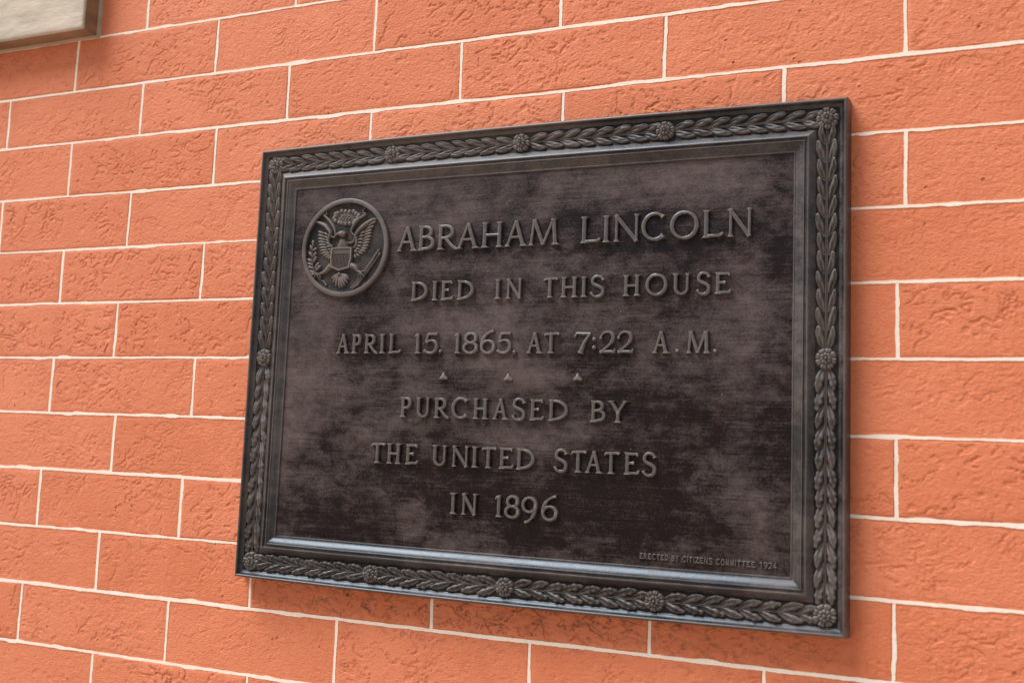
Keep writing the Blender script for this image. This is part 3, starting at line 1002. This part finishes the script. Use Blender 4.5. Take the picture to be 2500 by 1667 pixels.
def build_letter(ch, x0, x1, z0, z1, T, N, H, serif=True, mat=None, name="letter", base=YP):
    m = Mesh()
    w, h = x1 - x0, z1 - z0
    if ch in '.:,':
        r = 0.0021
        if ch == '.': dome(m, (x0 + x1) / 2, (z0 + z1) / 2, r, base, H * 1.1)
        elif ch == ':':
            dome(m, (x0 + x1) / 2, z0 + r, r, base, H * 1.1); dome(m, (x0 + x1) / 2, z1 - r, r, base, H * 1.1)
        else:
            dome(m, (x0 + x1) / 2 + .0003, z1 - .0021, .0020, base, H * 1.05)
            rib(m, [(x1 - .0010, z1 - .0022), (x1 - .0013, z1 - .0042), (x0 + .0012, z0 + .0002)], [.0013, .0010, .0004], H * .9, base)
    elif ch == '*':
        cx, cz = (x0 + x1) / 2, (z0 + z1) / 2 - .0006
        for k, a in enumerate((90, 205, 335)):
            L = (.0044, .0046, .0046)[k]
            a = math.radians(a)
            rib(m, [(cx, cz), (cx + math.cos(a) * L * .6, cz + math.sin(a) * L * .6), (cx + math.cos(a) * L, cz + math.sin(a) * L)], [.0024, .0017, .0009], [H * 1.15, H * .95, H * .7], base)
    else:
        S = T * 1.75 if serif else T
        if ch == 'I': S = w / 2
        for si, (pts, hw, a, b) in enumerate(glyph(ch, w, h, T, N, S)):
            P, HW_ = resample(pts, hw, 0.0011)
            D = np.concatenate([[0], np.cumsum(np.linalg.norm(P[1:] - P[:-1], axis=1))])
            ls = 0.0036 if h > .022 else 0.0030
            ends = {}
            for flag, dist, idx in ((a, D, range(len(P))), (b, D[-1] - D, range(len(P)))):
                if not flag or not serif: continue
                for i in idx:
                    if dist[i] < ls:
                        q = (1 - dist[i] / ls) ** 2
                        HW_[i] *= 1 + (.95 if flag == 1 else .35) * q
                        if flag == 1: ends[i] = (min(1, q * 1.6), 1.0, 0.0)
            HW_ = HW_ * (1 + 0.07 * perlin(D * 240 + si * 3, D * 0 + x0 * 500, 3))
            HH = H * (1 - .025 * si) * (1 + 0.06 * perlin(D * 160 + si * 7, D * 0 + x0 * 300, 5))
            rib(m, [(x0 + q[0], z0 + q[1]) for q in P], list(HW_), list(HH), base - .0001, ends=ends, prof=CHISEL)
    return m.build(name, mat or M_LETTER, plaque, angle=40)


ROWS = [
    (.1105, .1360, .0021, .00152, [('A', .1116, .1354), ('B', .1364, .1554), ('R', .1583, .1820), ('A', .1800, .2051), ('H', .2076, .2307), ('A', .2325, .2567), ('M', .2575, .2899),
                            ('L', .3119, .3317), ('I', .3339, .3412), ('N', .3441, .3709), ('C', .3718, .3959), ('O', .3992, .4260), ('L', .4292, .4482), ('N', .4514, .4755)]),
    (.0585, .0781, .00182, .00136, [('D', .1312, .1502), ('I', .1555, .1610), ('E', .1650, .1786), ('D', .1831, .2017), ('I', .2245, .2310), ('N', .2360, .2545), ('T', .2751, .2900), ('H', .2935, .3107),
                            ('I', .3136, .3203), ('S', .3235, .3372), ('H', .3554, .3723), ('O', .3772, .3979), ('U', .4024, .4197), ('S', .4250, .4373), ('E', .4412, .4561)]),
    (.0048, .0247, .00182, .00136, [('A', .0456, .0619), ('P', .0641, .0764), ('R', .0792, .0956), ('I', .0975, .1037), ('L', .1082, .1225), ('1', .1382, .1448), ('5', .1482, .1639),
                            ('1', .1826, .1895), ('8', .1924, .2084), ('6', .2108, .2269), ('5', .2286, .2436), ('A', .2601, .2771), ('T', .2779, .2934), ('7', .3092, .3248),
                            ('2', .3341, .3494), ('2', .3515, .3666), ('A', .3845, .4013), ('M', .4159, .4385)]),
    (-.0597, -.0396, .00182, .00136, [('P', .1252, .1390), ('U', .1429, .1596), ('R', .1634, .1805), ('C', .1829, .2017), ('H', .2062, .2225), ('A', .2270, .2441), ('S', .2479, .2615), ('E', .2661, .2803),
                              ('D', .2851, .3051), ('B', .3269, .3422), ('Y', .3442, .3638)]),
    (-.1069, -.0868, .00182, .00136, [('T', .0934, .1096), ('H', .1124, .1287), ('E', .1336, .1477), ('U', .1637, .1808), ('N', .1849, .2047), ('I', .2072, .2133), ('T', .2171, .2325), ('E', .2361, .2508),
                              ('D', .2540, .2731), ('S', .2930, .3058), ('T', .3091, .3241), ('A', .3231, .3406), ('T', .3413, .3561), ('E', .3609, .3752), ('S', .3784, .3910)]),
    (-.1528, -.1326, .00182, .00136, [('I', .1865, .1918), ('N', .1976, .2156), ('1', .2336, .2412), ('8', .2443, .2590), ('9', .2618, .2777), ('6', .2812, .2975)]),
]
for z0, z1, T, N, items in ROWS:
    for ch, a, b in items:
        za, zb = z0, z1
        if ch == '6': zb = z1 + .0024
        if ch == '9': za = z0 - .0040
        if ch == '7':
            m = Mesh()
            w, h = b - a, z1 - z0
            for pts, hw in ((([(0, h * .78), (w * .12, h * .95), (w * .5, h - N), (w, h - N)]), [N * .7, N, T * .9, N]), (([(w * .96, h - N), (w * .60, h * .5), (w * .36, 0)]), [N, T, T * 1.5])):
                P, HW_ = resample(pts, hw, .0011)
                rib(m, [(a + q[0], z0 + q[1]) for q in P], list(HW_), .0026, YP)
            m.build("letter", M_LETTER, plaque, angle=50)
            continue
        build_letter(ch, a, b, za, zb, T, N, 0.0037 if T > .0018 else .0033)
for ch, a, b, z0, z1 in ((',', .1643, .1687, .0026, .0089), (',', .2439, .2498, .0021, .0082), (':', .3263, .3304, .0081, .0203), ('.', .4060, .4103, .0049, .0087), ('.', .4405, .4449, .0048, .0086)):
    build_letter(ch, a, b, z0, z1, .0016, .0012, .0024, name="punctuation_mark")
for a, b, z0, z1 in ((.1674, .1761, -.0216, -.0148), (.2376, .2462, -.0223, -.0151), (.3085, .3176, -.0214, -.0146)):
    build_letter('*', a, b, z0, z1, .0016, .0012, .0026, name="star_ornament")


def small_word(txt, x0, x1, z0, z1, hw, H, base=YP, one=False):
    n = len(txt)
    unit = (x1 - x0) / (n - .12 * (n - 1) / n) if n > 1 else x1 - x0
    wts = [0.35 if c == 'I' else 1.0 for c in txt]
    gap = .22
    tot = sum(wts) + gap * (n - 1)
    u = (x1 - x0) / tot
    x = x0
    allm = Mesh()
    for c, wt in zip(txt, wts):
        m = allm if one else Mesh()
        for si, (pts, hh, a, b) in enumerate(glyph(c, u * wt, z1 - z0, hw, hw * .9, hw)):
            P, HW_ = resample(pts, hh, .0006)
            rib(m, [(x + q[0], z0 + q[1]) for q in P], [max(v, hw * .8) for v in HW_], H * (1 - .04 * si), base,
                prof=((-1.1, -.3), (-.8, .8), (0, 1), (.8, .8), (1.1, -.3)))
        if not one: m.build("small_letter", M_SMALL, plaque, angle=50)
        x += u * (wt + gap)
    if one: allm.build("small_lettering", M_PANEL, plaque, angle=50)


for txt, a, b in (("ERECTED", .3776, .4040), ("BY", .4070, .4134), ("CITIZENS", .4168, .4434), ("COMMITTEE", .4468, .4806), ("1924", .4842, .4986)):
    small_word(txt, a, b, -.1815, -.1766, .00048, .0017)
for txt, a, b in (("THE", -.0066, .0020), ("GORHAM", .0050, .0235), ("CO.", .0270, .0330), ("NEW", .0360, .0430), ("YORK", .0455, .0596), ("&", .0630, .0656), ("PROVIDENCE", .0676, .0970)):
    small_word(txt.replace('.', ''), a, b, -.1850, -.1832, .00017, .00035, one=True)

# ------------------------------------------------------------------ seal medallion
MX, MZ = .0490, .1172
ART={'arm_l':[(-40.4,30.0),(-35.0,29.0),(-27.3,25.5),(-22.5,21.5),(-18.7,17.0),(-19.5,13.0),(-20.8,9.5),(-19.7,4.7),(-15.8,1.4)],'arm_r':[(36.9,29.6),(31.1,28.2),(25.1,24.7),(20.0,21.0),(15.8,17.2),(12.7,12.4),(14.1,8.0),(13.8,3.3),(10.7,-0.7)],'fl1':[((-26.7,16.2),(-35.0,19.3)),((-26.0,12.9),(-35.1,15.6)),((-25.2,9.7),(-34.7,11.7)),((-24.4,6.7),(-34.0,8.1)),((-23.6,3.9),(-33.3,4.5)),((-22.8,1.2),(-32.3,1.1)),((-21.9,-1.4),(-31.0,-2.1)),((-20.6,-3.6),(-29.7,-5.4)),((-19.3,-5.2),(-26.9,-8.3)),((-17.8,-6.9),(-23.8,-10.2)),((-16.4,-8.5),(-20.7,-11.9)),((-14.9,-10.5),(-17.6,-13.7))],'fl2':[((-20.8,13.5),(-26.6,17.3)),((-20.1,10.3),(-25.8,13.3)),((-19.3,7.5),(-24.4,9.7)),((-18.6,4.3),(-23.5,6.1)),((-17.3,1.4),(-22.3,2.4)),((-15.9,-1.4),(-20.8,-1.0)),((-14.8,-4.2),(-18.9,-4.2))],'fr1':[((24.9,20.8),(36.2,27.3)),((22.5,17.0),(33.9,22.3)),((21.3,14.3),(31.9,18.1)),((21.0,11.6),(31.5,15.0)),((20.6,8.5),(31.2,11.5)),((20.1,5.8),(30.5,8.0)),((19.3,3.0),(29.6,4.8)),((18.6,0.6),(28.8,1.2)),((17.7,-1.6),(27.2,-1.8)),((16.3,-3.2),(25.6,-4.7)),((14.9,-4.6),(22.2,-7.1)),((13.2,-6.1),(18.4,-9.9)),((11.6,-8.0),(14.2,-11.6))],'fr2':[((17.8,14.1),(24.3,16.1)),((16.3,11.0),(23.4,12.3)),((15.8,7.9),(23.0,8.4)),((15.3,4.6),(22.1,4.5)),((14.3,1.5),(20.8,0.6)),((13.2,-1.4),(18.8,-2.6)),((11.7,-3.7),(16.3,-5.0))],'neck':[(-3.0,8.3),(-2.7,4.0),(-2.8,-0.3)],'head':[(-0.1,13.3),(-3.4,14.7),(-7.0,15.1)],'beak':[(-7.0,15.4),(-10.1,14.2),(-12.9,11.4)],'rib_l':[(-17.3,12.9),(-13.6,11.7),(-12.3,16.3),(-15.2,22.8),(-20.3,29.4),(-25.2,34.0),(-27.8,36.0),(-24.5,37.8),(-25.8,40.5)],'rib_r':[(10.2,12.9),(7.3,16.8),(8.3,22.0),(12.0,27.3),(16.3,30.8),(22.1,33.7),(23.2,35.4),(19.9,37.2),(22.7,41.3)],'rib_b':[(2.7,5.2),(8.1,4.5),(11.8,6.9),(12.2,11.2)],'shield':[(-15.7,0.2),(9.3,-0.1),(9.4,-12.2),(7.5,-21.8),(-5.3,-24.8),(-15.5,-20.6),(-16.3,-11.3)],'shield_in':[(-13.7,-1.2),(7.6,-1.5),(7.6,-12.2),(6.1,-20.6),(-5.4,-23.1),(-13.9,-19.4),(-14.6,-11.3)],'shield_top':[(-14.1,-6.1),(8.1,-6.3)],'tail':[((-6.3,-27.8),(-14.3,-33.0)),((-6.3,-27.8),(-12.3,-37.4)),((-6.3,-27.8),(-8.7,-41.4)),((-5.0,-27.8),(-4.2,-44.0)),((-5.0,-27.8),(-0.5,-43.3)),((-5.0,-27.8),(2.5,-41.1)),((-3.6,-27.8),(5.2,-38.0)),((-3.6,-27.8),(7.0,-34.0)),((-3.6,-27.8),(6.5,-31.3))],'leg_l':[(-16.2,-18.4),(-20.4,-23.0),(-25.2,-26.0),(-31.1,-27.8)],'toe_l':[[(-30.2,-27.4),(-34.8,-26.9),(-38.8,-29.1)],[(-30.6,-28.2),(-34.6,-29.2),(-35.3,-32.4)],[(-30.1,-28.6),(-30.8,-30.9),(-29.3,-33.4)],[(-28.7,-28.2),(-28.1,-31.0),(-28.4,-32.6)]],'leg_r':[(8.7,-19.2),(13.7,-21.4),(17.6,-25.8),(22.6,-27.9)],'toe_r':[[(22.1,-27.5),(25.1,-26.0),(27.7,-28.8)],[(21.7,-28.2),(24.5,-29.9),(26.4,-32.6)],[(21.3,-28.2),(19.6,-30.1),(18.9,-32.8)],[(21.7,-27.8),(21.9,-31.0),(22.9,-33.3)]],'olive_stem':[(-20.6,-39.9),(-23.6,-35.9),(-27.4,-34.2),(-33.7,-28.9),(-37.4,-22.4),(-39.6,-13.6),(-40.3,-5.6),(-40.3,2.4),(-40.4,8.4)],'olive':[((-40.1,3.2),(-40.5,10.0)),((-40.3,-1.6),(-43.6,4.5)),((-40.0,-1.6),(-35.3,1.0)),((-40.2,-8.0),(-45.0,-2.6)),((-39.8,-8.8),(-35.3,-3.4)),((-39.8,-13.6),(-46.6,-10.5)),((-39.2,-14.4),(-34.9,-8.2)),((-38.7,-17.2),(-46.7,-14.9)),((-37.8,-21.2),(-46.3,-18.5)),((-36.8,-21.6),(-31.5,-14.7)),((-35.5,-24.1),(-29.0,-17.9)),((-35.3,-25.7),(-44.3,-23.4)),((-33.8,-28.1),(-41.7,-26.6))],'arrows':[((10.0,-43.9),(37.5,-8.6)),((12.1,-44.4),(39.7,-6.0)),((14.7,-42.9),(41.8,-3.7)),((17.2,-41.7),(43.1,-7.3)),((13.2,-41.2),(35.6,-10.9)),((19.3,-39.8),(42.3,-11.9))],'cloud':[(-0.4,32.3)],'puffs':[(13.1,32.0),(13.0,29.9),(10.0,27.9),(8.7,25.9),(3.8,26.1),(-1.2,26.1),(-5.5,27.1),(-9.3,27.4),(-14.2,29.8),(-16.0,32.5),(-14.3,34.7),(-14.4,37.2),(-11.7,38.0),(-6.9,39.9),(-2.1,39.3),(2.7,38.7),(8.0,38.8),(10.9,36.3),(14.5,34.3)],'stars':[(-5.1,33.8),(-1.5,34.4),(2.2,33.4),(-7.2,31.5),(-3.6,31.7),(0.1,31.5),(3.7,31.2),(-5.2,29.4),(-1.1,29.0),(2.5,29.2),(-2.8,27.3),(0.8,27.1)],'rays':[((7.6,32.6),(16.4,33.0)),((7.0,33.7),(11.9,34.7)),((6.1,34.8),(13.3,37.4)),((4.8,35.7),(8.2,37.9)),((3.2,36.4),(7.3,40.9)),((1.5,36.9),(2.7,39.9)),((-0.4,37.2),(-0.3,42.6)),((-2.2,37.2),(-3.4,40.5)),((-4.0,37.0),(-8.0,42.2)),((-5.6,36.5),(-9.0,39.3)),((-6.9,35.8),(-14.1,39.7)),((-7.9,34.9),(-12.9,36.7)),((-8.5,33.9),(-17.4,35.7)),((4.4,28.6),(6.6,26.2)),((3.1,27.6),(4.8,24.3)),((1.3,27.0),(2.4,23.2)),((-0.9,26.8),(-0.6,22.8)),((-3.1,27.1),(-3.5,23.4)),((-5.0,27.9),(-6.2,24.7)),((-6.6,29.0),(-8.3,26.7))]}

R1, R0 = .0532, .0490
med = Mesh()
prof = [(.0545, YP - .001), (.0545, YP + .0008), (.0541, YP + .0030), (.0536, YP + .0038), (.0526, YP + .0042), (.0500, YP + .0042), (.0494, YP + .0040), (.0490, YP + .0034), (.0487, YP + .0018), (.0480, YP + .0008), (.0440, YP + .0004), (.030, YP + .0006), (.012, YP + .0010), (.0005, YP + .0011)]
seg = 96
def lathe_disc(m, prof, close):
  V, F = [], []
  for r, h in prof:
    for j in range(seg):
        t = 2 * math.pi * j / seg
        V.append((MX + (r - .0010) * math.cos(t), -h, MZ + (r - .0010) * math.sin(t)))
  for i in range(len(prof) - 1):
    for j in range(seg):
        k = (j + 1) % seg
        F.append((i * seg + j, (i + 1) * seg + j, (i + 1) * seg + k, i * seg + k))
  if close: F.append(tuple(reversed([(len(prof) - 1) * seg + j for j in range(seg)])))
  m.add(V, F)


lathe_disc(med, prof[:9], False)
medallion = med.build("medallion", M_SEAL, plaque, angle=35)
med = Mesh()
lathe_disc(med, prof[8:], True)
med.build("seal_field", M_FIELD, medallion, angle=35)
BM = YP + .0006


def mp(pts): return [(MX + x / 1000, MZ + z / 1000) for x, z in pts]


def smooth_path(pts, hw, n=6):
    """Catmull-Rom"""
    P = [np.array(q, float) for q in pts]
    P = [2 * P[0] - P[1]] + P + [2 * P[-1] - P[-2]]
    out, oh = [], []
    for i in range(1, len(P) - 2):
        for j in range(n):
            t = j / n
            a, b, c, d = P[i - 1], P[i], P[i + 1], P[i + 2]
            out.append(.5 * ((2 * b) + (-a + c) * t + (2 * a - 5 * b + 4 * c - d) * t * t + (-a + 3 * b - 3 * c + d) * t ** 3))
            oh.append(hw[i - 1] + (hw[i] - hw[i - 1]) * t)
    out.append(P[-2]); oh.append(hw[-1])
    return out, oh


def limb(m, pts, hw, H, base=BM):
    P, W = smooth_path(mp(pts), [x / 1000 for x in hw])
    n = len(P)
    Hs = H if hasattr(H, '__len__') else [H] * n
    if hasattr(H, '__len__'):
        Hs = list(np.interp(np.linspace(0, 1, n), np.linspace(0, 1, len(H)), H))
    rib(m, P, W, Hs, base)


def feather(m, seg_, w, H, base=BM):
    (a, b) = mp(seg_)
    a, b = np.array(a), np.array(b)
    ts = [0, .2, .45, .7, .88, 1.0]
    pts = [a + (b - a) * t for t in ts]
    rib(m, pts, [w * q / 1000 for q in (.55, .85, 1.0, 1.0, .8, .3)], [H * q for q in (.55, .8, 1, 1, .85, .5)], base)


for arm, f1, f2 in (('arm_l', 'fl1', 'fl2'), ('arm_r', 'fr1', 'fr2')):
    m = Mesh()
    for s_ in ART[f1]: feather(m, s_, 1.25, .0022)
    for s_ in ART[f2]: feather(m, s_, 1.15, .0029, BM + .0003)
    limb(m, ART[arm], [.8, 1.6, 2.3, 2.3, 2.0, 1.8, 1.8, 1.7, 1.3], [.0016, .0026, .0034, .0038, .0040, .0038, .0034, .0030, .0024])
    m.build("wing", M_RELIEF, medallion, angle=60)
m = Mesh()
limb(m, ART['neck'], [3.0, 5.6, 7.6], [.0048, .0042, .0030])
m.build("body", M_RELIEF, medallion, angle=60)
m = Mesh()
limb(m, ART['head'], [2.8, 3.6, 2.6], [.0050, .0062, .0052])
limb(m, ART['beak'], [1.7, 1.3, .5], [.0050, .0046, .0030])
m.build("head", M_RELIEF, medallion, angle=60)
m = Mesh()
limb(m, ART['rib_l'], [.9, .9, 1.1, 1.6, 1.7, 1.4, 1.0, .7, .4], .0030)
limb(m, ART['rib_r'], [1.0, 1.2, 1.6, 1.7, 1.6, 1.3, 1.0, .7, .4], .0030)
limb(m, ART['rib_b'], [.6, 1.1, 1.1, .8], .0040)
m.build("scroll", M_RELIEF, medallion, angle=60)
# shield with chief and pales
m = Mesh()
sh, shi = mp(ART['shield']), mp(ART['shield_in'])
n = len(sh)
BS = BM + .0036
V = [(x, -BM + .0005, z) for x, z in sh] + [(x, -(BS), z) for x, z in sh] + [(x, -(BS), z) for x, z in shi] + [(x, -(BS - .0008), z) for x, z in shi]
F = []
for a in range(3):
    for i in range(n):
        k = (i + 1) % n
        F.append((a * n + i, (a + 1) * n + i, (a + 1) * n + k, a * n + k))
F.append(tuple(reversed([3 * n + i for i in range(n)])))
m.add(V, F)
t0, t1 = mp(ART['shield_top'])
rib(m, [t0, t1], [.0004, .0004], .0006, BS - .0008)
for i in range(1, 13):
    t = i / 13
    xt, zt_ = t0[0] + (t1[0] - t0[0]) * t, t0[1] + (t1[1] - t0[1]) * t
    zb_ = shi[4][1] + abs(t - .47) * .0065 + .0006
    rib(m, [(xt, zt_), (xt - .0004 * (1 - t), zb_)], [.00034, .0003], .0006, BS - .0008)
m.build("shield", M_RELIEF, medallion, angle=30)
m = Mesh()
for s_ in ART['tail']: feather(m, s_, 1.7, .0026)
dome(m, MX + ART['tail'][4][0][0] / 1000, MZ + ART['tail'][4][0][1] / 1000 - .001, .0034, BM, .0032)
m.build("tail", M_RELIEF, medallion, angle=60)
for s_ in ('l', 'r'):
    m = Mesh()
    limb(m, ART['leg_' + s_], [3.2, 2.7, 1.7, 1.2], [.0036, .0036, .0030, .0028])
    for t in ART['toe_' + s_]: limb(m, t, [.8, .8, .35], .0034)
    m.build("leg", M_RELIEF, medallion, angle=60)
m = Mesh()
limb(m, ART['olive_stem'], [1.0, .8, .6, .6, .5, .5, .5, .4, .3], .0020)
for s_ in ART['olive']: feather(m, s_, 1.55, .0024)
m.build("olive_branch", M_RELIEF, medallion, angle=60)
m = Mesh()
for i, s_ in enumerate(ART['arrows'][:4]):
    a, b = mp(s_)
    rib(m, [a, b], [.00055, .00055], .0017, BM)
    d = np.array(b) - np.array(a); d /= np.linalg.norm(d)
    rib(m, [np.array(b) - d * .0032, np.array(b) - d * .0022, np.array(b) + d * .0012], [.0004, .0013, .0002], .0022, BM)
    rib(m, [np.array(a), np.array(a) + d * .006], [.0009, .0005], .0022, BM)
m.build("arrow_bundle", M_RELIEF, medallion, angle=60)
m = Mesh()
cx_, cz_ = mp(ART['cloud'])[0]
dome(m, cx_, cz_, .0125, BM - .0002, .0014, 24, 5, 1.0, 0, .62)
for x, z in mp(ART['puffs']): dome(m, x, z, .0026, BM, .0022, 10, 4)
for x, z in mp(ART['stars']): dome(m, x, z, .0011, BM + .0012, .0013, 5, 3)
for s_ in ART['rays']: feather(m, s_, .5, .0016)
m.build("glory_cloud", M_RELIEF, medallion, angle=60)
